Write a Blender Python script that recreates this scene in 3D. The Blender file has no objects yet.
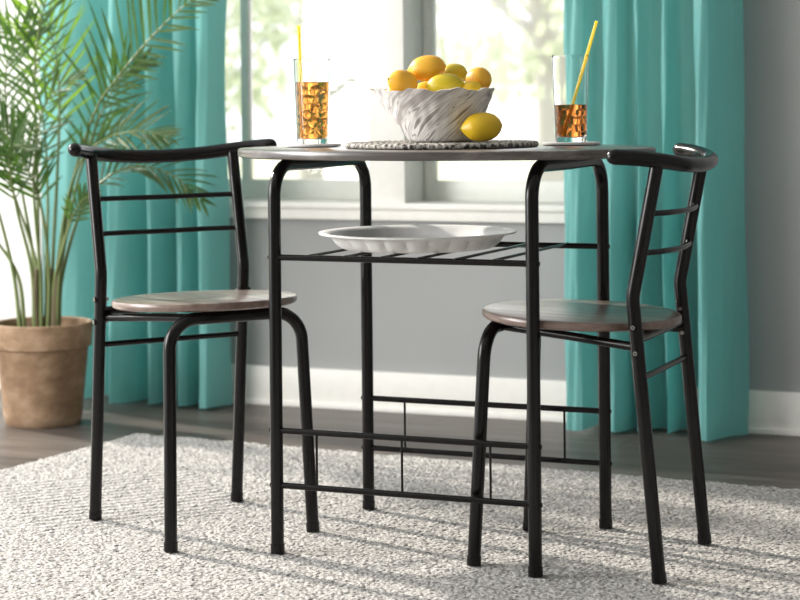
import bpy, bmesh, math, random
from mathutils import Vector, Matrix
import numpy as np
random.seed(7)
PI = math.pi
S = bpy.context.scene
COL = S.collection

# ------------------------------------------------------------------ camera
cam_d = bpy.data.cameras.new('camera'); cam = bpy.data.objects.new('camera', cam_d); COL.objects.link(cam)
S.camera = cam
cam_d.sensor_width = 36.0; cam_d.lens = 1959.5/800*36.0
cam_d.shift_y = -(300-97.98)/800.0
cam_d.clip_start = 0.1; cam_d.clip_end = 200
cam.matrix_world = Matrix.Translation((1.400, -3.461, 0.8422)) @ Matrix.Rotation(0.4054, 4, 'Z') @ Matrix.Rotation(PI/2, 4, 'X') @ Matrix.Rotation(-0.0102, 4, 'Z')
cam_d.dof.use_dof = True; cam_d.dof.focus_distance = 3.62; cam_d.dof.aperture_fstop = 4.6

# ------------------------------------------------------------------ world, sun, exposure
W = bpy.data.worlds.new('sky'); S.world = W; W.use_nodes = True
bg = W.node_tree.nodes['Background']
bg.inputs['Color'].default_value = (0.97, 0.985, 1.0, 1); bg.inputs['Strength'].default_value = 1.65
sun_d = bpy.data.lights.new('sun', 'SUN'); sun = bpy.data.objects.new('sun', sun_d); COL.objects.link(sun)
sun_d.energy = 5.2; sun_d.angle = math.radians(1.6); sun_d.color = (1.0, 0.93, 0.82)
_el = math.radians(28)
_dir = Vector((0.958*math.cos(_el), -0.287*math.cos(_el), -math.sin(_el)))
sun.rotation_euler = _dir.to_track_quat('-Z', 'Y').to_euler(); sun.location = (-5, 2, 4)
# daylight from the tall windows of the left side of the room (out of frame)
win_d = bpy.data.lights.new('left_window_daylight', 'AREA'); win = bpy.data.objects.new('left_window_daylight', win_d); COL.objects.link(win)
win_d.shape = 'RECTANGLE'; win_d.size = 1.2; win_d.size_y = 1.9; win_d.energy = 100; win_d.color = (1.0, .985, .96)
win.location = (-2.7, -1.5, 1.40); win.rotation_euler = Vector((1, .75, -.14)).to_track_quat('-Z', 'Z').to_euler()
S.view_settings.view_transform = 'Standard'; S.view_settings.look = 'None'
S.view_settings.gamma = 1.0; S.view_settings.exposure = 0.17; S.view_settings.use_curve_mapping = False

# ------------------------------------------------------------------ materials
class NT:
    def __init__(s, name):
        s.m = bpy.data.materials.new(name); s.m.use_nodes = True; s.t = s.m.node_tree
        s.b = s.t.nodes['Principled BSDF']; s.out = s.t.nodes['Material Output']
    def n(s, t, **kw):
        x = s.t.nodes.new(t)
        for k, v in kw.items(): setattr(x, k, v)
        return x
    def l(s, a, b): s.t.links.new(a, b)
    def coord(s, scale=(1,1,1), rot=(0,0,0), kind='Object'):
        tc = s.n('ShaderNodeTexCoord'); mp = s.n('ShaderNodeMapping')
        mp.inputs['Scale'].default_value = scale; mp.inputs['Rotation'].default_value = rot
        s.l(tc.outputs[kind], mp.inputs['Vector']); return mp.outputs['Vector']
    def noise(s, vec, scale, detail=4, rough=.5, dist=0):
        x = s.n('ShaderNodeTexNoise'); x.inputs['Scale'].default_value = scale; x.inputs['Detail'].default_value = detail
        x.inputs['Roughness'].default_value = rough; x.inputs['Distortion'].default_value = dist
        s.l(vec, x.inputs['Vector']); return x.outputs['Fac']
    def ramp(s, fac, stops):
        x = s.n('ShaderNodeValToRGB'); e = x.color_ramp.elements
        while len(e) < len(stops): e.new(.5)
        for i, (p, c) in enumerate(stops): e[i].position = p; e[i].color = (*c, 1)
        s.l(fac, x.inputs['Fac']); return x.outputs['Color']
    def bump(s, h, strength, dist, normal=None):
        x = s.n('ShaderNodeBump'); x.inputs['Strength'].default_value = strength; x.inputs['Distance'].default_value = dist
        s.l(h, x.inputs['Height'])
        if normal: s.l(normal, x.inputs['Normal'])
        s.l(x.outputs['Normal'], s.b.inputs['Normal']); return x.outputs['Normal']
    def math(s, op, a, b=None, c=None):
        x = s.n('ShaderNodeMath', operation=op)
        for i, v in enumerate((a, b, c)):
            if v is None: continue
            if isinstance(v, (int, float)): x.inputs[i].default_value = v
            else: s.l(v, x.inputs[i])
        return x.outputs[0]
    def mix(s, f, a, b, mode='MIX'):
        x = s.n('ShaderNodeMix', data_type='RGBA', blend_type=mode)
        for i, v in ((0, f), (6, a), (7, b)):
            if isinstance(v, (int, float)): x.inputs[i].default_value = v
            elif isinstance(v, tuple): x.inputs[i].default_value = (*v, 1)
            else: s.l(v, x.inputs[i])
        return x.outputs[2]
    def set(s, **kw):
        names = dict(col='Base Color', rough='Roughness', metal='Metallic', spec='Specular IOR Level', trans='Transmission Weight', ior='IOR', coat='Coat Weight', coatr='Coat Roughness', sub='Subsurface Weight', sheen='Sheen Weight')
        for k, v in kw.items():
            i = s.b.inputs[names[k]]
            i.default_value = (*v, 1) if isinstance(v, tuple) else v
        return s

def plain(name, col, rough=.5, **kw):
    t = NT(name).set(col=col, rough=rough, **kw)
    v = t.coord(); f = t.noise(v, 35, 3)
    t.l(t.mix(.10, col, t.ramp(f, [(.3, tuple(c*.7 for c in col)), (.7, tuple(min(1, c*1.25) for c in col))])), t.b.inputs['Base Color'])
    return t.m

def m_metal():
    t = NT('black_powder_coat').set(col=(.0035,.0028,.0030), rough=.20, spec=.28)
    f = t.noise(t.coord(), 500, 2); t.bump(f, .12, .0006)
    return t.m
def m_wood(name, axis, cols, rough=.34, edge=None, scale=1.0, coat=0.):
    t = NT(name).set(rough=rough, coat=coat, coatr=.2)
    sc = [22*scale]*3; sc[axis] = 1.6*scale
    v = t.coord(tuple(sc))
    f = t.noise(v, 1.0, 8, .62, .6); g = t.noise(t.coord(tuple(x*4 for x in sc)), 1.5, 4, .6)
    h = t.math('ADD', t.math('MULTIPLY', f, .72), t.math('MULTIPLY', g, .28))
    c = t.ramp(h, [(.36, cols[0]), (.46, cols[1]), (.54, cols[2]), (.66, cols[3])])
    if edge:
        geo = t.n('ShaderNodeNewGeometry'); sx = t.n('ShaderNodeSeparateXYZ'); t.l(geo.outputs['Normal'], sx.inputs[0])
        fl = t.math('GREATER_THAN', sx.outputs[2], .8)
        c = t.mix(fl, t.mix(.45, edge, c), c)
    t.l(c, t.b.inputs['Base Color']); t.bump(h, .12, .002)
    return t.m
def m_floor():
    t = NT('dark_plank_floor').set(rough=.42)
    v = t.coord()
    br = t.n('ShaderNodeTexBrick'); t.l(v, br.inputs['Vector'])
    br.inputs['Scale'].default_value = 1; br.inputs['Brick Width'].default_value = 1.5; br.inputs['Row Height'].default_value = .125
    br.inputs['Mortar Size'].default_value = .0018; br.inputs['Color1'].default_value = (0,0,0,1); br.inputs['Color2'].default_value = (1,1,1,1)
    br.inputs['Mortar'].default_value = (.5,.5,.5,1); br.offset = .37
    w = t.noise(t.coord((2.2, 30, 1)), 1, 7, .6, .7)
    h = t.math('ADD', t.math('MULTIPLY', w, .8), t.math('MULTIPLY', br.outputs['Color'], .22))
    c = t.ramp(h, [(.3, (.05,.040,.034)), (.5, (.10,.083,.073)), (.72, (.175,.146,.127))])
    c = t.mix(br.outputs['Fac'], c, (.02,.016,.014))
    t.l(c, t.b.inputs['Base Color'])
    t.bump(t.math('SUBTRACT', w, t.math('MULTIPLY', br.outputs['Fac'], 2)), .2, .003)
    return t.m
def m_wall():
    t = NT('grey_wall_paint').set(rough=.85)
    f = t.noise(t.coord(), 180, 3); t.bump(f, .06, .001)
    t.l(t.ramp(t.noise(t.coord(), 2, 2), [(.3, (.335,.34,.337)), (.7, (.355,.36,.357))]), t.b.inputs['Base Color'])
    return t.m
def m_curtain():
    t = NT('teal_curtain_fabric').set(rough=.40, spec=.75, sheen=.2)
    v = t.coord((1,1,1))
    f = t.noise(t.coord((900,900,300)), 1, 2)
    col = t.ramp(t.noise(t.coord((6,6,.8)), 1, 3), [(.3, (.31,.66,.63)), (.7, (.38,.73,.70))])
    t.l(col, t.b.inputs['Base Color'])
    wv = t.noise(t.coord((16,16,9)), 1, 3, .5, .3)
    nn = t.bump(wv, .22, .012)
    tr = t.n('ShaderNodeBsdfTranslucent'); t.l(t.ramp(f, [(.3, (.50,.84,.84)), (.7, (.56,.90,.90))]), tr.inputs['Color']); t.l(nn, tr.inputs['Normal'])
    mx = t.n('ShaderNodeMixShader'); mx.inputs[0].default_value = .38
    t.l(t.b.outputs[0], mx.inputs[1]); t.l(tr.outputs[0], mx.inputs[2]); t.l(mx.outputs[0], t.out.inputs['Surface'])
    return t.m
def m_leaf(name, c1, c2, trans, tw=.45, rough=.4):
    t = NT(name).set(rough=rough)
    t.l(t.ramp(t.noise(t.coord(), 9, 3), [(.35, c1), (.65, c2)]), t.b.inputs['Base Color'])
    tr = t.n('ShaderNodeBsdfTranslucent'); tr.inputs['Color'].default_value = (*trans, 1)
    mx = t.n('ShaderNodeMixShader'); mx.inputs[0].default_value = tw
    t.l(t.b.outputs[0], mx.inputs[1]); t.l(tr.outputs[0], mx.inputs[2]); t.l(mx.outputs[0], t.out.inputs['Surface'])
    return t.m
def m_pane():
    t = NT('window_glass'); t.t.nodes.remove(t.b)
    tr = t.n('ShaderNodeBsdfTransparent'); gl = t.n('ShaderNodeBsdfGlossy'); gl.inputs['Roughness'].default_value = .02
    fr = t.n('ShaderNodeFresnel'); fr.inputs['IOR'].default_value = 1.65
    mx = t.n('ShaderNodeMixShader'); t.l(fr.outputs[0], mx.inputs[0]); t.l(tr.outputs[0], mx.inputs[1]); t.l(gl.outputs[0], mx.inputs[2])
    t.l(mx.outputs[0], t.out.inputs['Surface']); return t.m
def m_rug():
    t = NT('heathered_wool_rug').set(rough=.95, sheen=.3)
    v = t.coord()
    vo = t.n('ShaderNodeTexVoronoi'); vo.inputs['Scale'].default_value = 150; t.l(t.coord((.75,1,1)), vo.inputs['Vector'])
    n1 = t.noise(t.coord((.7,1,1)), 95, 4, .65, .4); n2 = t.noise(v, 1.4, 2)
    n3 = t.noise(t.coord((.6,1,1)), 230, 2)
    h = t.math('ADD', t.math('MULTIPLY', n1, .6), t.math('MULTIPLY', n3, .4))
    c = t.ramp(h, [(.36, (.07,.066,.066)), (.44, (.25,.238,.23)), (.50, (.42,.40,.38)), (.62, (.55,.525,.495))])
    # woven diamond motif: corner P, rotated axes; fine diagonal ribs inside, a dotted dark outline
    sep = t.n('ShaderNodeSeparateXYZ'); t.l(v, sep.inputs[0]); x, y = sep.outputs[0], sep.outputs[1]
    def ab(px, py, d1, d2):
        dx = t.math('SUBTRACT', x, px); dy = t.math('SUBTRACT', y, py)
        det = d1[0]*d2[1]-d1[1]*d2[0]
        a = t.math('ADD', t.math('MULTIPLY', dx, d2[1]/det), t.math('MULTIPLY', dy, -d2[0]/det))
        b = t.math('ADD', t.math('MULTIPLY', dx, -d1[1]/det), t.math('MULTIPLY', dy, d1[0]/det))
        return a, b
    a, b = ab(-.482, .128, (-.71,.70), (-.62,-.78))
    ina = t.math('MULTIPLY', t.math('GREATER_THAN', a, 0), t.math('LESS_THAN', a, .52))
    inb = t.math('MULTIPLY', t.math('GREATER_THAN', b, 0), t.math('LESS_THAN', b, .45))
    inside = t.math('MULTIPLY', ina, inb)
    rib = t.math('MULTIPLY', t.math('ADD', t.math('SINE', t.math('MULTIPLY', a, 2*PI/.030)), 1), .5)
    def near0(q, lo, hi, other, w=.006):
        e = t.math('LESS_THAN', t.math('ABSOLUTE', q), w)
        return t.math('MULTIPLY', e, t.math('MULTIPLY', t.math('GREATER_THAN', other, lo), t.math('LESS_THAN', other, hi)))
    edge = t.math('MAXIMUM', near0(a, -.01, .45, b), near0(b, -.01, .52, a))
    dots = t.math('MULTIPLY', edge, t.math('GREATER_THAN', t.noise(v, 60, 2), .49))
    dark = t.math('ADD', t.math('MULTIPLY', t.math('MULTIPLY', inside, t.math('SUBTRACT', 1, rib)), .85), t.math('MULTIPLY', dots, .85))
    c = t.mix(t.math('MULTIPLY', inside, .8), c, (.50,.475,.45))
    c = t.mix(t.math('MINIMUM', dark, 1), c, (.17,.165,.165))
    t.l(c, t.b.inputs['Base Color'])
    hh = t.math('ADD', t.math('ADD', t.math('MULTIPLY', vo.outputs['Distance'], -1.2), h), t.math('MULTIPLY', t.math('MULTIPLY', inside, rib), .8))
    t.bump(hh, .9, .006)
    return t.m
def m_marble_bowl():
    t = NT('swirled_grey_ceramic').set(rough=.45)
    sp = t.n('ShaderNodeSeparateXYZ'); t.l(t.coord(), sp.inputs[0])
    an = t.math('ARCTAN2', sp.outputs[1], sp.outputs[0])
    ph = t.math('SUBTRACT', t.math('MULTIPLY', an, 3.6), t.math('MULTIPLY', sp.outputs[2], 50))
    cv = t.n('ShaderNodeCombineXYZ'); t.l(ph, cv.inputs[0]); t.l(t.math('MULTIPLY', an, .35), cv.inputs[1]); t.l(t.math('MULTIPLY', sp.outputs[2], 5), cv.inputs[2])
    g = t.noise(cv.outputs[0], 1.05, 2, .45, .35)
    f = t.noise(t.coord((1,1,1)), 14, 4, .6, 1)
    c = t.ramp(g, [(.33, (.30,.26,.25)), (.36, (.86,.83,.80)), (.445, (.88,.85,.82)), (.462, (.24,.21,.20)), (.482, (.86,.83,.80)), (.535, (.88,.85,.82)), (.55, (.36,.32,.31)), (.57, (.86,.83,.80)), (.64, (.45,.41,.39))])
    c = t.mix(t.math('MULTIPLY', f, .05), c, (.80,.78,.77)); t.l(c, t.b.inputs['Base Color']); return t.m
def m_lemon(name, c1, c2):
    t = NT(name).set(rough=.38, sub=.08); t.b.inputs['Subsurface Radius'].default_value = (.02,.012,.003)
    t.l(t.ramp(t.noise(t.coord(), 18, 3), [(.35, c1), (.65, c2)]), t.b.inputs['Base Color'])
    vo = t.n('ShaderNodeTexVoronoi'); vo.inputs['Scale'].default_value = 420; t.l(t.coord(), vo.inputs['Vector'])
    t.bump(vo.outputs['Distance'], .25, .0012); return t.m
def m_glass(name, col=(1,1,1), ior=1.45, rough=0.0):
    return NT(name).set(col=col, rough=rough, trans=1.0, ior=ior).m
def m_terracotta():
    t = NT('weathered_terracotta').set(rough=.85)
    f = t.noise(t.coord((1,1,1.6)), 14, 6, .62)
    t.l(t.ramp(f, [(.3, (.17,.10,.055)), (.5, (.28,.18,.105)), (.7, (.40,.28,.185))]), t.b.inputs['Base Color'])
    t.bump(t.noise(t.coord(), 90, 4), .35, .003); return t.m
def m_mat():
    t = NT('woven_dark_fibre').set(rough=.75)
    vo = t.n('ShaderNodeTexNoise'); vo.inputs['Scale'].default_value = 130; t.l(t.coord(), vo.inputs['Vector'])
    t.l(t.ramp(vo.outputs['Fac'], [(.38, (.04,.036,.032)), (.5, (.13,.12,.11)), (.6, (.45,.42,.38))]), t.b.inputs['Base Color'])
    return t.m
def m_grass():
    t = NT('lawn_grass').set(rough=.9)
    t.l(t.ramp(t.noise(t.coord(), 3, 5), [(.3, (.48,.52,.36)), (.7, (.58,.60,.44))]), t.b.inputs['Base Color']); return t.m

METAL = m_metal()
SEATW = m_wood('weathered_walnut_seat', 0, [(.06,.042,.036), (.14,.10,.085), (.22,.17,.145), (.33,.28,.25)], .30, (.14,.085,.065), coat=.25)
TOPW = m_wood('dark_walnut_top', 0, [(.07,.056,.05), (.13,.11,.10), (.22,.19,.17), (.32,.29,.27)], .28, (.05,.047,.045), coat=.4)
FLOOR = m_floor(); WALL = m_wall(); CURT = m_curtain(); RUG = m_rug(); PANE = m_pane()
WHITE = plain('white_trim_paint', (.84,.82,.77), .45); CEIL = plain('ceiling_paint', (.8,.8,.8), .9)
SASH = plain('window_sash_paint', (.72,.73,.68), .4)
BOWL = m_marble_bowl(); LEM = m_lemon('lemon_peel', (.66,.41,.008), (.76,.50,.018)); LEMG = m_lemon('greenish_lemon_peel', (.50,.40,.010), (.62,.47,.015))
LEMO = m_lemon('golden_orange_lit_peel', (.78,.39,.018), (.84,.45,.035)); NUB = plain('lemon_tip', (.42,.36,.05), .6)  # golden peel; orange light on some lemons is coloured into it
GLASS = m_glass('clear_glass', ior=1.16); TEA_L = m_glass('light_iced_tea', (.96,.42,.09), 1.30); TEA_D = m_glass('dark_iced_tea', (.80,.26,.06), 1.30)
ICE = m_glass('ice', (.99,.97,.92), 1.12, .07)
STRAW = m_leaf('yellow_straw', (1.0,.80,.03), (1.0,.84,.05), (1.0,.88,.10), .55, .35)
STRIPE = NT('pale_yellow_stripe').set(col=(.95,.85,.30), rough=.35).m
COAST = plain('grey_stone_coaster', (.60,.60,.61), .45); FELT = plain('coaster_felt', (.10,.10,.10), .9)
PORC = plain('white_enamel', (.80,.80,.79), .38); PLATTER_SHADE = plain('platter_inner_shade', (.45,.45,.45), .45)
TERRA = m_terracotta(); SOIL = plain('potting_soil', (.045,.032,.022), .95)
LEAF = m_leaf('palm_leaf', (.022,.055,.013), (.045,.09,.02), (.12,.26,.03), .35, .55)
LEAF_BACKLIT = m_leaf('backlit_palm_leaf', (.10,.20,.015), (.17,.28,.03), (.32,.55,.04), .45, .55)  # brighter leaf copy with the backlight put into its colour
STEM = plain('palm_stem', (.13,.17,.05), .5); CANE = plain('palm_cane', (.13,.105,.055), .7)
MAT = m_mat(); MATL = plain('pale_fibre_wrap', (.42,.40,.36), .7); GRASS = m_grass()
TREE = m_leaf('glare_paled_foliage', (.62,.66,.52), (.74,.76,.62), (.62,.67,.52), .5, .7); BARK = plain('tree_bark', (.50,.48,.45), .9)  # overexposure outside is put into the pale tree colours
SCREW = plain('steel_screw', (.30,.29,.28), .3, metal=.8)

# ------------------------------------------------------------------ mesh helpers
def link(name, bm, mat, parent=None, smooth=35, loc=None, **props):
    me = bpy.data.meshes.new(name)
    bmesh.ops.recalc_face_normals(bm, faces=bm.faces)
    bm.to_mesh(me); bm.free()
    for m in (mat if isinstance(mat, (list, tuple)) else [mat]): me.materials.append(m)
    if smooth:
        me.polygons.foreach_set('use_smooth', [True]*len(me.polygons))
        me.set_sharp_from_angle(angle=math.radians(smooth))
    o = bpy.data.objects.new(name, me); COL.objects.link(o)
    if parent: o.parent = parent
    if loc is not None: o.location = loc
    for k, v in props.items(): o[k] = v
    return o
def empty(name, label, cat, loc=(0,0,0), rz=0, group=None):
    o = bpy.data.objects.new(name, None); COL.objects.link(o); o.empty_display_size = .05
    o.location = loc; o.rotation_euler = (0, 0, rz); o['label'] = label; o['category'] = cat
    if group: o['group'] = group
    return o
def box(bm, c, d, bev=0, rot=None, mi=0):
    g = bmesh.ops.create_cube(bm, size=1.0); vs = g['verts']
    bmesh.ops.scale(bm, vec=d, verts=vs)
    if bev:
        es = list({e for v in vs for e in v.link_edges})
        r = bmesh.ops.bevel(bm, geom=es, offset=bev, segments=2, affect='EDGES', profile=.6)
        vs = list({v for f in r['faces'] for v in f.verts} | {v for v in vs if v.is_valid})
    if rot is not None: bmesh.ops.rotate(bm, cent=(0,0,0), matrix=rot, verts=vs)
    bmesh.ops.translate(bm, vec=c, verts=vs)
    for f in {f for v in vs for f in v.link_faces}: f.material_index = mi
    return vs
def catmull(P, n=8):
    P = [Vector(p) for p in P]; Q = [P[0]*2-P[1]] + P + [P[-1]*2-P[-2]]; out = []
    for i in range(1, len(Q)-2):
        a, b, c, d = Q[i-1:i+3]
        for k in range(n):
            t = k/n; out.append(.5*((2*b)+(c-a)*t+(2*a-5*b+4*c-d)*t*t+(3*b-a-3*c+d)*t**3))
    out.append(P[-1]); return out
def fillet(P, r, n=8):
    P = [Vector(p) for p in P]; out = [P[0]]
    for i in range(1, len(P)-1):
        a, b, c = P[i-1:i+2]; u = (a-b).normalized(); v = (c-b).normalized()
        ang = u.angle(v); rr = min(r, .98*min((a-b).length, (c-b).length)*math.tan(ang/2)); t = rr/math.tan(ang/2)
        if PI-ang < .15: out.append(b); continue
        cen = b + (u+v).normalized()*(rr/math.sin(ang/2)); s = b+u*t-cen; e = b+v*t-cen; tot = s.angle(e); ax = s.cross(e).normalized()
        for k in range(n+1): out.append(cen + Matrix.Rotation(tot*k/n, 3, ax) @ s)
    out.append(P[-1]); return out
def tube(bm, P, r, seg=14, caps=True, round_ends=False, mi=0):
    P = [Vector(p) for p in P]; n = len(P)
    R = r if isinstance(r, (list, tuple)) else [r]*n
    T = [((P[min(i+1, n-1)]-P[max(i-1, 0)]).normalized()) for i in range(n)]
    up = Vector((0,0,1)) if abs(T[0].z) < .9 else Vector((1,0,0))
    N = (up - T[0]*up.dot(T[0])).normalized(); rings = []; fs = []
    def ring(c, N, B, rad): return [bm.verts.new(c + (N*math.cos(2*PI*k/seg) + B*math.sin(2*PI*k/seg))*rad) for k in range(seg)]
    for i in range(n):
        if i: N = (N - T[i]*N.dot(T[i])).normalized()
        B = T[i].cross(N)
        if round_ends and i == 0:
            for q in (80, 55, 30): rings.append(ring(P[0]-T[0]*R[0]*math.sin(math.radians(q)), N, B, R[0]*math.cos(math.radians(q))))
        rings.append(ring(P[i], N, B, R[i]))
        if round_ends and i == n-1:
            for q in (30, 55, 80): rings.append(ring(P[i]+T[i]*R[i]*math.sin(math.radians(q)), N, B, R[i]*math.cos(math.radians(q))))
    for a, b in zip(rings, rings[1:]):
        for k in range(seg): fs.append(bm.faces.new((a[k], a[(k+1)%seg], b[(k+1)%seg], b[k])))
    if caps: fs.append(bm.faces.new(rings[0])); fs.append(bm.faces.new(rings[-1]))
    for f in fs: f.material_index = mi
def lathe(bm, prof, seg=64, c=(0,0,0), fn=None, closed=False, mi=0):
    rings = []
    for i, (r, z) in enumerate(prof):
        rg = []
        if r < 1e-6: rg = [bm.verts.new((c[0], c[1], c[2]+z))]
        else:
            for k in range(seg):
                a = 2*PI*k/seg; rr, zz = (r, z) if fn is None else fn(r, z, a, i)
                rg.append(bm.verts.new((c[0]+rr*math.cos(a), c[1]+rr*math.sin(a), c[2]+zz)))
        rings.append(rg)
    prs = list(zip(rings, rings[1:])) + ([(rings[-1], rings[0])] if closed else [])
    for a, b in prs:
        if len(a) == 1 and len(b) == 1: continue
        for k in range(seg):
            k2 = (k+1) % seg
            if len(a) == 1: f = bm.faces.new((a[0], b[k2], b[k]))
            elif len(b) == 1: f = bm.faces.new((a[k], a[k2], b[0]))
            else: f = bm.faces.new((a[k], a[k2], b[k2], b[k]))
            f.material_index = mi
def copy_tree(o, parent=None):
    c = o.copy(); COL.objects.link(c)
    if parent: c.parent = parent
    for ch in list(o.children): copy_tree(ch, c)
    return c

# ------------------------------------------------------------------ the room
FZ = -.012; WV = 1.44           # floor level (the rug's top is z = 0) and face of the window wall
UL, UR, VF, CZ = -2.45, 1.9, -4.2, 2.55
bm = bmesh.new(); box(bm, ((UL+UR)/2, (VF+WV)/2, FZ-.05), (UR-UL, WV-VF, .1)); link('floor', bm, FLOOR, kind='structure')
bm = bmesh.new(); box(bm, ((UL+UR)/2, (VF+WV+.2)/2, CZ+.05), (UR-UL, WV+.2-VF, .1)); link('ceiling', bm, CEIL, kind='structure')
WX0, WX1, WZ0, WZ1 = -1.745, .125, .545, 2.15   # window opening in the wall
bm = bmesh.new()
for (a, b, c, d) in ((UL, WX0, FZ, CZ), (WX1, UR, FZ, CZ), (WX0, WX1, FZ, WZ0), (WX0, WX1, WZ1, CZ)):
    box(bm, ((a+b)/2, WV+.09, (c+d)/2), (b-a, .18, d-c))
link('wall_back', bm, WALL, kind='structure', smooth=0)
bm = bmesh.new(); box(bm, (UR+.05, (VF+WV)/2, CZ/2), (.1, WV-VF+.2, CZ-2*FZ)); link('wall_right', bm, WALL, kind='structure', smooth=0)
bm = bmesh.new(); box(bm, ((UL+UR)/2, VF-.05, CZ/2), (UR-UL, .1, CZ-2*FZ)); link('wall_front', bm, WALL, kind='structure', smooth=0)
bm = bmesh.new()
box(bm, ((UL+UR)/2, WV-.009, FZ+.054), (UR-UL, .018, .108), .004)
box(bm, ((UL+UR)/2, WV-.013, FZ+.008), (UR-UL, .026, .016), .004)
link('baseboard_back', bm, WHITE, kind='structure')
# window: casings, stool, apron, sashes and panes
MX0, MX1 = -.792, -.685
bm = bmesh.new()
for (a, b) in ((WX0-.10, WX0), (MX0, MX1), (WX1, WX1+.09)): box(bm, ((a+b)/2, WV-.008, (WZ0+WZ1)/2), (b-a, .016, WZ1-WZ0), .003)
box(bm, ((MX0+MX1)/2, WV+.085, (WZ0+WZ1)/2), (MX1-MX0-.002, .17, WZ1-WZ0-.002))
box(bm, ((WX0+WX1)/2, WV-.008, WZ1+.05), (WX1-WX0+.2, .016, .1), .003)
link('trim_1', bm, WHITE, kind='structure')
bm = bmesh.new()
box(bm, ((WX0+WX1)/2, WV+.055, WZ0+.003), (WX1-WX0+.17, .17, .018), .005)
box(bm, ((WX0+WX1)/2, WV-.009, WZ0-.021), (WX1-WX0+.16, .018, .030), .003)
link('trim_2', bm, WHITE, kind='structure')
bm = bmesh.new(); box(bm, (-1.93, WV-.011, FZ+1.1), (.17, .022, 2.2), .004); link('trim_3', bm, WHITE, kind='structure')
SV = WV+.135
for idx, (a, b, mids) in enumerate(((WX0, MX0, [-1.243]), (MX1, WX1, []))):
    bm = bmesh.new()
    w = .030; z0 = WZ0+.012; z1 = WZ1
    box(bm, ((a+b)/2, SV, z0+.0275), (b-a-.02, .031, .055), .002); box(bm, ((a+b)/2, SV, z1-.025), (b-a-.02, .031, .05), .002)
    box(bm, (a+w/2+.001, SV, (z0+z1)/2), (w, .035, z1-z0-.002), .003); box(bm, (b-w/2-.001, SV, (z0+z1)/2), (w, .035, z1-z0-.002), .003)
    for m in mids: box(bm, (m, SV, (z0+z1)/2), (.026, .028, z1-z0-.01), .003)
    wn = link('window_%d' % (idx+1), bm, SASH, kind='structure')
    edges = [a+w] + sum([[m-.013, m+.013] for m in mids], []) + [b-w]
    for e0, e1 in zip(edges[::2], edges[1::2]):
        bm = bmesh.new(); box(bm, ((e0+e1)/2, SV+.004, (z0+.055+z1-.05)/2), (e1-e0-.001, .004, z1-z0-.106)); link('pane', bm, PANE, wn, smooth=0)

# ------------------------------------------------------------------ the rug (woven wool, knobbly surface and edge)
def rug():
    L0, L1, B0, B1 = -1.19, 1.6, -2.3, .835
    nx, ny = 560, 640; rot = -.075
    xs = np.linspace(L0, L1, nx); ys = np.linspace(B0, B1, ny); X, Y = np.meshgrid(xs, ys)
    rng = np.random.RandomState(3)
    Z = rng.rand(ny, nx); Z = (Z + np.roll(Z, 1, 1))/2*.0045 - .0045
    e = np.minimum(np.minimum(X-L0, L1-X), np.minimum(Y-B0, B1-Y))
    Z = np.where(e < .004, FZ+.0005, Z)
    X = X + (rng.rand(ny, nx)-.5)*.004; Y = Y + (rng.rand(ny, nx)-.5)*.004
    wob = .004*np.sin(X*41)+.003*np.sin(X*97+1); Y = Y + np.where(B1-Y < .03, wob, 0)
    c, s = math.cos(rot), math.sin(rot); px, py = -1.185, .85
    dx, dy = X-L0, Y-B1
    X2 = px + dx*c - dy*s; Y2 = py + dx*s + dy*c
    co = np.stack([X2, Y2, Z], -1).reshape(-1, 3)
    i = np.arange((ny-1)*nx).reshape(ny-1, nx)[:, :-1].ravel()
    q = np.stack([i, i+1, i+nx+1, i+nx], 1)
    me = bpy.data.meshes.new('area_rug'); me.from_pydata([], [], [])
    me.vertices.add(len(co)); me.vertices.foreach_set('co', co.ravel())
    me.loops.add(q.size); me.loops.foreach_set('vertex_index', q.ravel())
    me.polygons.add(len(q)); me.polygons.foreach_set('loop_start', np.arange(0, q.size, 4)); me.polygons.foreach_set('loop_total', np.full(len(q), 4))
    me.update(calc_edges=True); me.validate(); me.polygons.foreach_set('use_smooth', [True]*len(q))
    me.materials.append(RUG)
    o = bpy.data.objects.new('area_rug', me); COL.objects.link(o)
    o['label'] = 'cream and grey heathered woven rug under the table and chairs'; o['category'] = 'rug'
rug()

# ------------------------------------------------------------------ curtains
def curtain(pts_bot, label, z0, z1, group='teal curtains'):
    pts_top = [(x+.007*math.sin(i*2.1), 1.33+(y-1.33)*.72) for i, (x, y) in enumerate(pts_bot)]
    A = catmull([(x, y, 0) for x, y in pts_top], 9); B = catmull([(x, y, 0) for x, y in pts_bot], 9)
    bm = bmesh.new(); nz = 46; rows = []
    for j in range(nz+1):
        t = j/nz; z = z0 + (z1-z0)*t; k = t**.8
        row = []
        for i, (a, b) in enumerate(zip(A, B)):
            p = b.lerp(a, k)
            sag = .004*math.sin(i*.37+z*5)+.003*math.sin(i*.9-z*9)
            zz = z if j else z + .0015*math.sin(i*.25)
            row.append(bm.verts.new((p.x+sag*.6, p.y+sag, zz)))
        rows.append(row)
    for r, q in zip(rows, rows[1:]):
        for i in range(len(r)-1): bm.faces.new((r[i], r[i+1], q[i+1], q[i]))
    bmesh.ops.solidify(bm, geom=bm.faces[:], thickness=.0012)
    o = link('curtain', bm, CURT, smooth=60); o['label'] = label; o['category'] = 'curtain'; o['group'] = group
    return o
curtain([(-.20,1.36),(-.185,1.29),(-.160,1.27),(-.135,1.285),(-.12,1.40),(-.095,1.41),(-.075,1.28),(-.045,1.285),(-.02,1.38),(.0,1.31),(.02,1.36),(.055,1.405),(.075,1.29),(.095,1.40),(.15,1.415),(.165,1.26),(.19,1.235),(.22,1.29),(.245,1.33),(.262,1.365)],
        'teal curtain hanging to the floor behind the right chair', FZ+.008, 2.25)
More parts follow.
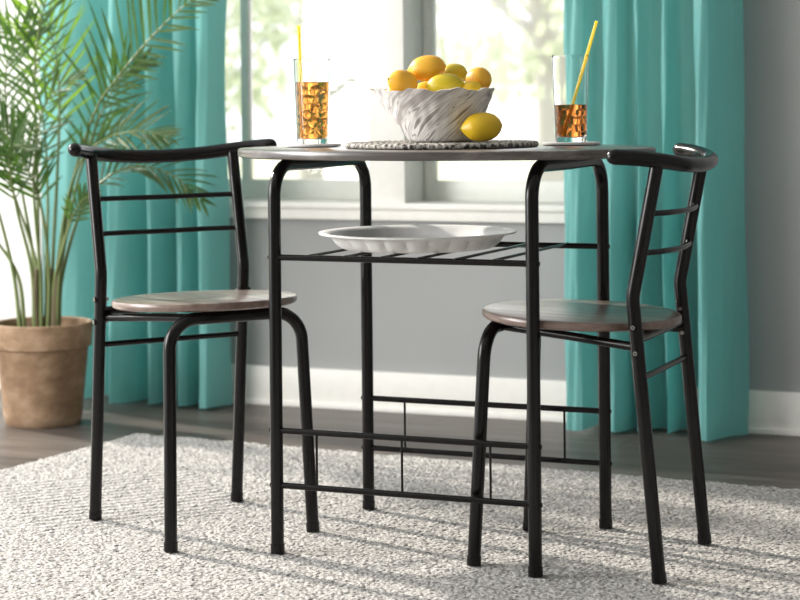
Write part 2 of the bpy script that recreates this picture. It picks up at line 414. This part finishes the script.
curtain([(-1.79,1.35),(-1.74,1.28),(-1.66,1.27),(-1.62,1.33),(-1.60,1.41),(-1.545,1.40),(-1.53,1.28),(-1.51,1.26),(-1.475,1.31),(-1.455,1.41),(-1.42,1.40),(-1.405,1.28),(-1.385,1.285),(-1.36,1.40),(-1.335,1.39),(-1.315,1.28),(-1.29,1.30),(-1.275,1.40),(-1.26,1.38),(-1.245,1.275),(-1.21,1.265),(-1.185,1.35)],
        'teal curtain hanging beside the potted palm and behind the left chair', FZ+.008, 2.25)

# ------------------------------------------------------------------ bistro table
def bistro_table():
    t = empty('bistro_table', 'oval dark wood bistro table on black tube legs with a wire shelf', 'table')
    a, b, R = .2533, .2069, .0120
    bm = bmesh.new(); prof = [(0,.7330),(.985,.7330),(.995,.7350),(1.0,.739),(1.0,.7455),(.997,.7485),(.99,.7500),(0,.7500)]
    lathe(bm, prof, 128, fn=lambda r, z, an, i: (1, z) if 0 else (r, z))
    for v in bm.verts:
        rr = math.hypot(v.co.x, v.co.y)
        if rr > .5:
            an = math.atan2(v.co.y, v.co.x); off = (1-rr)*.35
            v.co.x = (.4131-off)*math.cos(an); v.co.y = (.2781-off)*math.sin(an)
    link('tabletop', bm, TOPW, t, label='oval dark brown wood top')
    for sx in (-1, 1):
        for sy in (-1, 1):
            P = fillet([(sx*a, sy*b, .0), (sx*a, sy*b, .722), (sx*a, 0, .7205)], .060, 12)
            bm = bmesh.new(); tube(bm, [P[0]+Vector((0,0,.001))]+P[1:], R, 18)
            leg = link('leg', bm, METAL, t)
            bm = bmesh.new(); tube(bm, [(sx*a, sy*b, .0), (sx*a, sy*b, .016)], R+.0012, 18); link('foot_cap', bm, METAL, leg)
            for z in (.5505, .2279, .1257):
                bm = bmesh.new(); tube(bm, [(sx*a+sx*.011, sy*b, z), (sx*a+sx*.0135, sy*b, z)], .004, 12); link('screw', bm, METAL, leg)
    for sy in (-1, 1):
        for nm, z, r in (('shelf_rail', .5505, .0058), ('stretcher', .2279, .0058), ('stretcher', .1257, .0058)):
            bm = bmesh.new(); tube(bm, [(-a, sy*b, z), (a, sy*b, z)], r, 14); link(nm, bm, METAL, t)
        for f in (-.337, 0, .337):
            bm = bmesh.new(); x = f*2*a
            P = fillet([(x, sy*b, .2279), (x, sy*b, .1257)], .01) ; tube(bm, P, .0024, 8); link('wire_upright', bm, METAL, t)
    for k in range(1, 7):
        x = -a + 2*a*k/7; bm = bmesh.new(); tube(bm, [(x, -b-.002, .5545), (x, b+.002, .5545)], .0028, 8, round_ends=True); link('shelf_wire', bm, METAL, t)
    t.scale.z = .9965
    return t
bistro_table()

# ------------------------------------------------------------------ chairs (built facing local +x)
def chair():
    c = empty('bistro_chair', 'black tube metal chair with round wood seat drawn up at left of table', 'chair', group='bistro chairs')
    R = .0120
    post = [(-.174,.001),(-.131,.494),(-.178,.732)]
    for s in (-1, 1):
        bm = bmesh.new(); P = fillet([(f, s*.159, z) for f, z in post], .08, 8)
        tube(bm, P, R, 18); leg = link('leg', bm, METAL, c)
        bm = bmesh.new(); tube(bm, [(-.174, s*.159, 0), (-.1726, s*.159, .016)], R+.0012, 18); link('foot_cap', bm, METAL, leg)
        for f, z in ((-.1345, .443), (-.1385, .398)):
            bm = bmesh.new()
            tube(bm, [(f, s*(.159+.0105), z), (f, s*(.159+.0145), z)], [.0068, .0060], 16)
            tube(bm, [(f, s*(.159+.0145), z), (f, s*(.159+.0150), z)], .0040, 12, mi=1)
            tube(bm, [(f, s*(.159+.0150), z), (f, s*(.159+.0152), z)], .0017, 8)
            tube(bm, [(f, s*(.159-.016), z), (f, s*(.159+.0105), z)], .0036, 10, mi=1)
            link('bolt', bm, [METAL, SCREW], leg)
        # front leg: inverted U split at its middle, bending inward under the seat
        P = fillet([(.172, s*.1515, .001), (.150, s*.140, .425), (.150, 0, .425)], .056, 12)
        bm = bmesh.new(); tube(bm, P, R, 18); leg = link('leg', bm, METAL, c)
        bm = bmesh.new(); tube(bm, [(.172, s*.1515, 0), (.1712, s*.1511, .016)], R+.0012, 18); link('foot_cap', bm, METAL, leg)
        bm = bmesh.new(); tube(bm, [(-.137, s*.150, .406), (0, s*.105, .4155), (.150, s*.062, .4245)], .0080, 12); link('seat_brace', bm, METAL, c)
    bm = bmesh.new(); tube(bm, [(-.134, -.159, .4195), (-.134, .159, .4195)], .0088, 14); link('seat_crossbar', bm, METAL, c)
    bm = bmesh.new(); tube(bm, [(-.1425, -.159, .352), (-.1425, .159, .352)], .0056, 12); link('stretcher', bm, METAL, c)
    for z, f in ((.641, -.1600), (.572, -.1465)):
        bm = bmesh.new(); tube(bm, catmull([(f, -.159, z), (f-.020, -.09, z-.001), (f-.028, 0, z-.002), (f-.020, .09, z-.001), (f, .159, z)], 6), .0052, 12); link('back_slat', bm, METAL, c)
    pts = [(-.118,-.218,.742),(-.150,-.192,.739),(-.179,-.159,.734),(-.205,-.11,.727),(-.214,-.05,.723),(-.216,0,.722),(-.214,.05,.723),(-.205,.11,.727),(-.179,.159,.734),(-.150,.192,.739),(-.118,.218,.742)]
    bm = bmesh.new(); tube(bm, catmull(pts, 6), .0138, 20, round_ends=True); rail = link('back_rail', bm, METAL, c)
    for s in (-1, 1):
        bm = bmesh.new(); tube(bm, [(-.1735, s*.1690, .7345), (-.1690, s*.1755, .7348)], [.0058, .005], 14); tube(bm, [(-.1690, s*.1755, .7348), (-.1685, s*.1762, .7348)], .0022, 8, mi=1)
        link('bolt', bm, [METAL, SCREW], rail)
    bm = bmesh.new(); h = .0082; r = .183
    lathe(bm, [(0,-h),(r-.006,-h),(r-.0015,-h+.003),(r,-h+.0075),(r,h-.005),(r-.002,h-.0015),(r-.006,h),(0,h)], 96)
    bmesh.ops.rotate(bm, cent=(0,0,0), matrix=Matrix.Rotation(-.033, 3, 'Y'), verts=bm.verts)
    bmesh.ops.translate(bm, vec=(.013, 0, .4425), verts=bm.verts)
    link('seat', bm, SEATW, c, label='round weathered brown wood seat')
    return c
cl = chair(); cl.location = (-.498, -.045, 0); cl.rotation_euler.z = math.radians(-35.4)
cr = copy_tree(cl); cr.location = (.2935, -.016, 0); cr.rotation_euler.z = math.radians(180.3)
cl.scale.z = 1.006; cr.scale.z = .994
cr['label'] = 'black tube metal chair with round wood seat at right of table'

# ------------------------------------------------------------------ on the table
TZ = .7478
def placemat():
    bm = bmesh.new(); n = 15; r0 = .0052
    R = .183; step = R/n
    for k in range(n):
        rr = R - r0 - k*step
        if rr < .01: continue
        prof = [(rr+ .0062*math.cos(q), r0*.95+ r0*.95*math.sin(q)) for q in [2*PI*i/8 for i in range(8)]]
        m = max(24, int(rr*1000))
        def fn(r, z, a, i, m=m, rr=rr): 
            g = 1+.16*math.sin(a*m/2); return (rr+(r-rr)*g, (z-r0*.95)*g+r0)
        lathe(bm, prof, m*2, fn=fn, closed=True)
    for f in bm.faces:
        c = f.calc_center_median(); a = math.atan2(c.y, c.x); rr = math.hypot(c.x, c.y)
        f.material_index = 1 if (int(math.floor((a+PI)/(2*PI)*max(24, int(rr*1000))/1.0+rr*90)) % 3 == 0) else 0
    o = link('woven_placemat', bm, [MAT, MATL], smooth=60, loc=(.0, 0, TZ)); o['label'] = 'round dark woven fibre placemat under the fruit bowl'; o['category'] = 'placemat'
placemat()
MZ = TZ+.0112
RT = Vector((.919,.394,0)); AW = Vector((-.394,.919,0))
def bowl():
    bm = bmesh.new(); N = 160
    out = [(0,0),(.058,0),(.063,.002),(.066,.006),(.074,.022),(.085,.042),(.097,.064),(.108,.082),(.1195,.098)]
    inn = [(.1160,.0985),(.103,.082),(.091,.062),(.078,.040),(.064,.020),(.045,.011),(0,.009)]
    def fn(r, z, a, i):
        k = max(0, (z-.005)/.095)
        tw = a + k*.9
        rip = .0045*math.sin(9*tw)*k + .0012*math.sin(27*tw)*k
        zz = z + (.0028*math.sin(9*tw+.6)+.0012*math.sin(23*a))*k**3
        return r+rip, zz
    lathe(bm, out+inn, N, fn=fn)
    for v in bm.verts: v.co -= RT*(.0185*max(0, v.co.z)/.1 - .005)
    o = link('fruit_bowl', bm, BOWL, smooth=50, loc=(-.004, .0, MZ)); o['label'] = 'wavy-rimmed marbled grey and white ceramic bowl full of lemons'; o['category'] = 'bowl'
bowl()
# camera-aligned directions on the table: right = (.919,.394), away = (-.394,.919)
def lemon(x, aw, z, L, r, ax, mat, label):
    """x = metres right of the bowl's axis, aw = metres beyond it, z = height of the centre above the mat"""
    bm = bmesh.new(); n = 22; prof = []
    for i in range(n+1):
        t = -1+2*i/n
        rr = r*math.sqrt(max(0, 1-abs(t)**2.25)); zz = t*L*.46
        if abs(t) > .90: rr = max(rr, 0)
        prof.append((rr, zz))
    prof[0] = (0, -L*.485); prof[-1] = (0, L*.52); prof[1] = (r*.20, -L*.455); prof[-2] = (r*.17, L*.49)
    prof[2] = (r*.42, -L*.425); prof[-3] = (r*.36, L*.445)
    lathe(bm, prof, 32)
    q = Vector((0,0,1)).rotation_difference(Vector(ax).normalized())
    o = link('lemon', bm, mat, smooth=80); o.rotation_mode = 'QUATERNION'; o.rotation_quaternion = q
    o.location = Vector((-.004,0,MZ)) + RT*x + AW*aw + Vector((0,0,z))
    o['label'] = label; o['category'] = 'lemon'; o['group'] = 'lemons'
    bm = bmesh.new(); lathe(bm, [(0,.0012),(.0022,.001),(.003,-.0006),(.0028,-.002)], 10, c=(0,0,L*.52-.0004)); link('stem_scar', bm, NUB, o)
rt = lambda a, b, c=0: RT*a + AW*b + Vector((0,0,c))
lemon(.078, -.0835, .0277, .0800, .0270, rt(-1,-.15,-.08), LEM, 'yellow lemon lying on the placemat outside the bowl')
lemon(-.022, .000, .1395, .0760, .0245, rt(-1,.2,-.12), LEMO, 'lemon with orange light in its peel colour on top of the heap in the bowl')
lemon(-.069, -.030, .1120, .0640, .0240, rt(-.9,-.5,.25), LEMO, 'golden lemon at left of the heap in the bowl')
lemon(.010, -.040, .1060, .0730, .0225, rt(1,-.1,.06), LEMG, 'greenish yellow lemon lying in front at the middle of the bowl')
lemon(.030, .040, .1270, .0600, .0215, rt(.8,.6,.1), LEMG, 'small yellow-green lemon behind the heap, right of the topmost one')
lemon(.075, .000, .1160, .0560, .0238, rt(-.75,.6,-.35), LEMO, 'deep yellow lemon at the right end of the heap')
lemon(.060, -.040, .0955, .0480, .0190, rt(1,.3,0), LEM, 'small lemon just above the rim below the rightmost one')
lemon(-.078, .034, .0930, .0520, .0190, rt(1,.5,0), LEM, 'lemon mostly hidden behind the left rim of the bowl')
lemon(-.020, .045, .0900, .0700, .0250, rt(1,.2,0), LEM, 'lemon low in the back of the bowl under the topmost one')
lemon(-.022, -.012, .0770, .0680, .0240, rt(.3,1,0), LEMO, 'orange-lit lemon seen in the gap below the topmost one')

def coaster(loc, label):
    bm = bmesh.new(); r = .0560
    lathe(bm, [(0,.0008),(r-.0015,.0008),(r,.0018),(r,.0045),(r-.0012,.0056),(0,.0056)], 72)
    o = link('coaster', bm, COAST, loc=loc); o['label'] = label; o['category'] = 'coaster'; o['group'] = 'coasters'
    bm = bmesh.new(); lathe(bm, [(0,0),(r-.006,0),(r-.006,.0009),(0,.0009)], 48); link('felt_pad', bm, FELT, o)
def drink(loc, fill, tea, slabel, glabel, straw0, straw1, seed):
    H = .1680; rb, rt_ = .0305, .0365
    rad = lambda z: rb + (rt_-rb)*(z/H)
    g = bmesh.new(); th = .0016
    prof = [(0,0),(rb-.004,0),(rb-.001,.001),(rb,.003)] + [(rad(z), z) for z in (.02,.05,.08,.12,.163)] + [(rt_-.0003,H-.0005),(rt_-th/2,H),(rt_-th,H-.0006)] + [(rad(z)-th, z) for z in (.163,.12,.08,.05,.02)] + [(rad(.012)-th,.0120),(rad(.01)-th-.003,.0095),(0,.0090)]
    lathe(g, prof, 72); o = link('drinking_glass', g, GLASS, smooth=60, loc=loc); o['label'] = glabel; o['category'] = 'glass'; o['group'] = 'glasses of iced tea'
    bm = bmesh.new(); e = .0004
    prof = [(0,.0094),(rad(.01)-th-.003-e,.0099),(rad(.0125)-th-e,.0125)] + [(rad(z)-th-e, z) for z in np.linspace(.02, fill-.001, 5)] + [(rad(fill)-th-.0018, fill-.0004),(0,fill-.0006)]
    lathe(bm, prof, 64); tobj = link('iced_tea', bm, tea, o, smooth=60)
    rnd = random.Random(seed); z = .024; k = 0
    while z < fill-.012:
        for q in range(3):
            s = .0125+.003*rnd.random(); bm = bmesh.new()
            rot = Matrix.Rotation(rnd.random()*6, 3, 'X') @ Matrix.Rotation(rnd.random()*6, 3, 'Y') @ Matrix.Rotation(rnd.random()*6, 3, 'Z')
            a = 2*PI*q/3 + k*1.1 + rnd.random()*.3; rr = .0155
            box(bm, (rr*math.cos(a), rr*math.sin(a), z+rnd.random()*.004), (s, s, s*1.1), .0022, rot); link('ice_cube', bm, ICE, o, smooth=60)
        z += .0155; k += 1
    p0, p1 = Vector(straw0), Vector(straw1); bm = bmesh.new(); n = 46
    tube(bm, [p0.lerp(p1, i/n) for i in range(n+1)], .0031, 14, caps=False)
    s = link('drinking_straw', bm, STRAW, smooth=60, loc=loc); s['label'] = slabel; s['category'] = 'straw'; s['group'] = 'straws'
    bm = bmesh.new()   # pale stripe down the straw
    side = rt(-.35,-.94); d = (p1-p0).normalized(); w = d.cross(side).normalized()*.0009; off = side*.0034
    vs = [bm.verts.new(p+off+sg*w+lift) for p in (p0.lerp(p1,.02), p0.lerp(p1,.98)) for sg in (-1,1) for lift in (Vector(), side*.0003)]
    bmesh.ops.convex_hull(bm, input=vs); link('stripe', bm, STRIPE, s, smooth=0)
CL = Vector((1.400,-3.461,0)) + (RT*(-88.5/1959.5) + AW)*3.87
CR = Vector((1.400,-3.461,0)) + (RT*(170/1959.5) + AW)*3.79
coaster((CL.x, CL.y, TZ), 'round grey coaster under the glass at left'); coaster((CR.x, CR.y, TZ), 'round grey coaster under the glass at right')
drink((CL.x, CL.y, TZ+.0058), .1225, TEA_L, 'upright yellow straw in the left glass', 'tall glass of pale iced tea with ice, nearly full, at left of the bowl', rt(-.018,-.016,.013), rt(-.0250,-.018,.2330), 3)
drink((CR.x, CR.y, TZ+.0058), .0730, TEA_D, 'yellow straw leaning right in the right glass', 'tall glass of dark iced tea half full, at right of the bowl', rt(-.0155,-.012,.0135), rt(.0505,-.010,.2330), 5)

# ------------------------------------------------------------------ platter on the shelf
def platter():
    bm = bmesh.new(); N = 168
    out = [(0,.0),(.140,.0),(.148,.0025),(.157,.009),(.163,.017),(.168,.0235),(.178,.0260),(.1885,.0285)]
    inn = [(.1895,.0315),(.184,.0322),(.173,.0300),(.164,.0255),(.157,.016),(.147,.008),(.134,.0050),(0,.0040)]
    def fn(r, z, a, i):
        if .141 < r < .1685 and z < .0260:
            s = abs(math.sin(a*12)); return r - .0060*(1-s**.5)*(1 if i < 8 else .1), z
        return r, z
    lathe(bm, out+inn, N, fn=fn)
    o = link('serving_platter', bm, PORC, smooth=50, loc=(-.050, -.004, .5556)); o['label'] = 'round white fluted serving platter on the wire shelf under the tabletop'; o['category'] = 'platter'
    bm = bmesh.new(); lathe(bm, [(0,.0043),(.126,.0049),(.126,.0053),(0,.0050)], 96); link('platter_base_shade', bm, PLATTER_SHADE, o, label='grey shade painted on the inner base')  # grey disc stands in for the shade inside the white platter
platter()

# ------------------------------------------------------------------ potted palm
def frond(name, pts, start, n, ln, nrm, mat, parent, seed, droop=.25, sides=(-1,1), ang=48, ls=(1,1)):
    rnd = random.Random(seed); C = catmull(pts, 12); N = len(C)
    bm = bmesh.new()
    tube(bm, C, [.0068*(1-.85*(i/(N-1))**.7) for i in range(N)], 7, mi=1)
    nrm = Vector(nrm).normalized()
    for k in range(n):
        t = start + (1-start)*k/(n-1)*.985; x = t*(N-1); i = min(int(x), N-2); p = C[i].lerp(C[i+1], x-i); T = (C[i+1]-C[i]).normalized()
        side = T.cross(nrm).normalized(); q = (t-start)/(1-start)
        L = ln*(.55+.9*math.sin(PI*min(1, q*.80+.14))**1.0*.62)*(1-.45*q**3)
        for s in sides:
            a = math.radians(ang*(1-.55*q) + rnd.uniform(-7,7)); d = (T*math.cos(a)+side*s*math.sin(a)+nrm*rnd.uniform(.0,.32)).normalized()
            w = .0043*rnd.uniform(.8,1.15); LL = L*rnd.uniform(.85,1.1)*ls[0 if s < 0 else 1]; prev = None; m = 6; pos = p.copy(); dd = d.copy()
            wd = dd.cross(nrm + Vector((rnd.uniform(-.4,.4), rnd.uniform(-.4,.4), 0))).normalized()
            for j in range(m+1):
                f = j/m; ww = w*(math.sin(PI*min(1, .16+f*.84))**.8 if f < 1 else .03)
                lift = dd.cross(wd).normalized()*ww*.35
                row = [bm.verts.new(pos-wd*ww+lift), bm.verts.new(pos), bm.verts.new(pos+wd*ww+lift)]
                if prev:
                    for u in (0,1): bm.faces.new((prev[u], prev[u+1], row[u+1], row[u]))
                prev = row; pos = pos + dd*(LL/m); dd = (dd + Vector((0,0,-droop/m*(.4+f*1.4)))).normalized()
    return link(name, bm, [mat, STEM], parent, smooth=0)
def palm():
    bx, by = -1.535, .95
    t = empty('potted_palm', 'feathery green palm in a weathered terracotta pot before the left curtain', 'potted plant', (bx, by, FZ))
    z0 = 0
    bm = bmesh.new()
    lathe(bm, [(0,0),(.096,0),(.100,.004),(.104,.03),(.1205,.200),(.1225,.203),(.129,.206),(.1335,.262),(.1325,.268),(.127,.270),(.121,.267),(.118,.245),(.115,.22),(0,.218)], 72)
    pot = link('pot', bm, TERRA, t, smooth=40, label='tapered terracotta pot')
    bm = bmesh.new(); rs = random.Random(2)
    lathe(bm, [(0,.2475),(.03,.249),(.06,.2465),(.09,.248),(.117,.244),(.117,.222),(0,.221)], 48, fn=lambda r, z, a, i: (r, z+rs.uniform(-.003,.003) if i < 4 else z)); link('soil', bm, SOIL, pot, smooth=60)
    L = lambda P: [(x-bx, y-by, z-FZ) for x, y, z in P]
    # canes
    canes = [((-1.520,.95),(-1.500,.948,.40)), ((-1.495,.945),(-1.478,.943,.42)), ((-1.510,.975),(-1.498,.985,.40)), ((-1.545,.955),(-1.552,.951,.41)), ((-1.535,.925),(-1.528,.915,.40))]
    for (x, y), e in canes:
        bm = bmesh.new(); m = ((x+e[0])/2-.004, (y+e[1])/2, .32)
        tube(bm, catmull(L([(x, y, .222), m, e]), 6), [.0115-.0060*i/12 for i in range(13)], 9); link('cane', bm, [CANE], t)
    CD = (.39,-.92,.12)
    F = [ # points, start, count, leaflet length, normal, material
     ([(-1.475,.945,.40),(-1.435,.945,.62),(-1.36,.94,.81),(-1.285,.93,.90),(-1.18,.92,1.00),(-1.06,.91,1.09),(-.95,.90,1.13)], .38, 22, .19, CD, LEAF, .10),
     ([(-1.485,.95,.40),(-1.44,.93,.58),(-1.38,.91,.69),(-1.30,.90,.745),(-1.19,.88,.765),(-1.10,.87,.75)], .40, 17, .13, (.30,-.80,.55), LEAF, .25),
     ([(-1.48,.965,.38),(-1.43,.98,.55),(-1.36,1.0,.64),(-1.27,1.02,.67),(-1.17,1.03,.64),(-1.10,1.04,.58)], .35, 16, .14, (.2,-.6,.75), LEAF, .5),
     ([(-1.50,.95,.42),(-1.48,.95,.70),(-1.475,.95,.90),(-1.50,.94,1.05),(-1.55,.93,1.22)], .35, 16, .17, CD, LEAF_BACKLIT, .15),
     ([(-1.53,.93,.42),(-1.52,.91,.72),(-1.51,.89,.92),(-1.47,.87,1.08),(-1.40,.86,1.20)], .40, 14, .15, CD, LEAF, .2),
     ([(-1.56,.95,.42),(-1.60,.94,.66),(-1.63,.93,.84),(-1.60,.91,.98),(-1.52,.90,1.05)], .35, 16, .17, CD, LEAF, .3),
     ([(-1.52,.92,.40),(-1.51,.88,.60),(-1.47,.84,.76),(-1.40,.80,.86),(-1.30,.77,.90)], .35, 15, .13, (.35,-.75,.5), LEAF, .3),
     ([(-1.55,.95,.40),(-1.60,.93,.58),(-1.66,.91,.74),(-1.74,.89,.86),(-1.84,.87,.93)], .30, 18, .17, CD, LEAF, .3),
     ([(-1.54,.98,.40),(-1.56,1.02,.60),(-1.60,1.06,.80),(-1.68,1.10,.97),(-1.78,1.12,1.06)], .35, 16, .17, CD, LEAF, .3),
     ([(-1.50,.99,.40),(-1.48,1.04,.62),(-1.44,1.08,.78),(-1.38,1.10,.90),(-1.31,1.11,.95)], .35, 15, .14, CD, LEAF, .3),
     ([(-1.59,.92,.38),(-1.66,.89,.50),(-1.74,.86,.60),(-1.84,.84,.64),(-1.93,.82,.62)], .28, 24, .15, (.2,-.7,.7), LEAF, .5),
     ([(-1.54,.91,.40),(-1.55,.86,.56),(-1.53,.80,.68),(-1.48,.75,.73),(-1.41,.71,.72)], .30, 22, .13, (.2,-.6,.75), LEAF, .5),
     ([(-1.60,.91,.40),(-1.63,.86,.62),(-1.68,.82,.80),(-1.76,.80,.98),(-1.86,.79,1.10)], .35, 24, .17, CD, LEAF_BACKLIT, .2),
     ([(-1.49,.94,.36),(-1.45,.93,.47),(-1.42,.925,.54),(-1.385,.92,.585),(-1.34,.91,.60)], .45, 12, .07, CD, LEAF, .4),
     ([(-1.50,.93,.40),(-1.50,.90,.56),(-1.52,.87,.66),(-1.57,.84,.76),(-1.65,.82,.82)], .30, 22, .14, CD, LEAF, .3),
    ]
    for i, (P, st, n, ln, nr, mt, dr) in enumerate(F): frond('frond', L([(-1.528+(P[0][0]+1.528)*.75, .95+(P[0][1]-.95)*.8, .232)]+P), (st*(len(P)-1)+1)/len(P), n, ln, nr, mt, t, 20+i, dr, ang=62 if i == 0 else 48, ls=(1.15, .55) if i == 0 else (1, 1))
palm()

# ------------------------------------------------------------------ garden outside the window
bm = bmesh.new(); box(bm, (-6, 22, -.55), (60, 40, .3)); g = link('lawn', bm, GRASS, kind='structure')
def tree(loc, h, cr, n, label, seed, low=.25):
    rnd = random.Random(seed)
    t = empty('garden_tree', label, 'tree', loc, 0, 'trees in the garden')
    bm = bmesh.new(); tube(bm, catmull([(0,0,0),(.05,0,h*.3),(-.05,.05,h*.6),(.05,0,h*.9)], 6), [.14*(1-.75*i/18) for i in range(19)], 12)
    for k in range(6):
        a = k*1.05+rnd.random(); z = h*(.3+.09*k); r = cr*rnd.uniform(.6,.9)
        tube(bm, catmull([(0,0,z),(r*.5*math.cos(a), r*.5*math.sin(a), z+.3),(r*math.cos(a), r*math.sin(a), z+.45+rnd.random()*.4)], 5), [.05*(1-.8*i/10) for i in range(11)], 8)
    link('trunk', bm, BARK, t)
    bm = bmesh.new()
    cl_ = [(rnd.uniform(-1,1)*cr*.8, rnd.uniform(-1,1)*cr*.8, h*rnd.uniform(low,1.0), cr*rnd.uniform(.25,.5)) for _ in range(16)]
    for _ in range(n):
        c = rnd.choice(cl_); d = Vector((rnd.gauss(0,1), rnd.gauss(0,1), rnd.gauss(0,1))).normalized()*c[3]*rnd.random()**.5; p = Vector(c[:3])+d
        u = Vector((rnd.gauss(0,1), rnd.gauss(0,1), rnd.gauss(0,1))).normalized(); v = u.orthogonal().normalized(); s = rnd.uniform(.05,.09)
        bm.faces.new([bm.verts.new(p+u*s), bm.verts.new(p+v*s*.5), bm.verts.new(p-u*s), bm.verts.new(p-v*s*.5)])
    link('crown', bm, TREE, t, smooth=0)
tree((-5.9, 9.2, -.4), 3.4, 1.0, 1100, 'glare-paled leafy tree outside, seen at the left edge of the window', 1)
tree((-6.6, 13.0, -.4), 3.8, 1.2, 800, 'thin glare-paled tree outside, seen behind the left glass', 2, .35)
tree((-3.1, 9.6, -.4), 3.4, .9, 700, 'glare-paled leafy tree outside, seen above the right glass', 4, .35)
tree((-7.4, 17, -.4), 4.4, 1.5, 1100, 'farther glare-paled tree outside, seen left of the fruit bowl', 6, .30)
tree((-5.2, 16, -.4), 4.0, 1.2, 900, 'farther glare-paled tree outside, seen right of the fruit bowl', 9, .35)
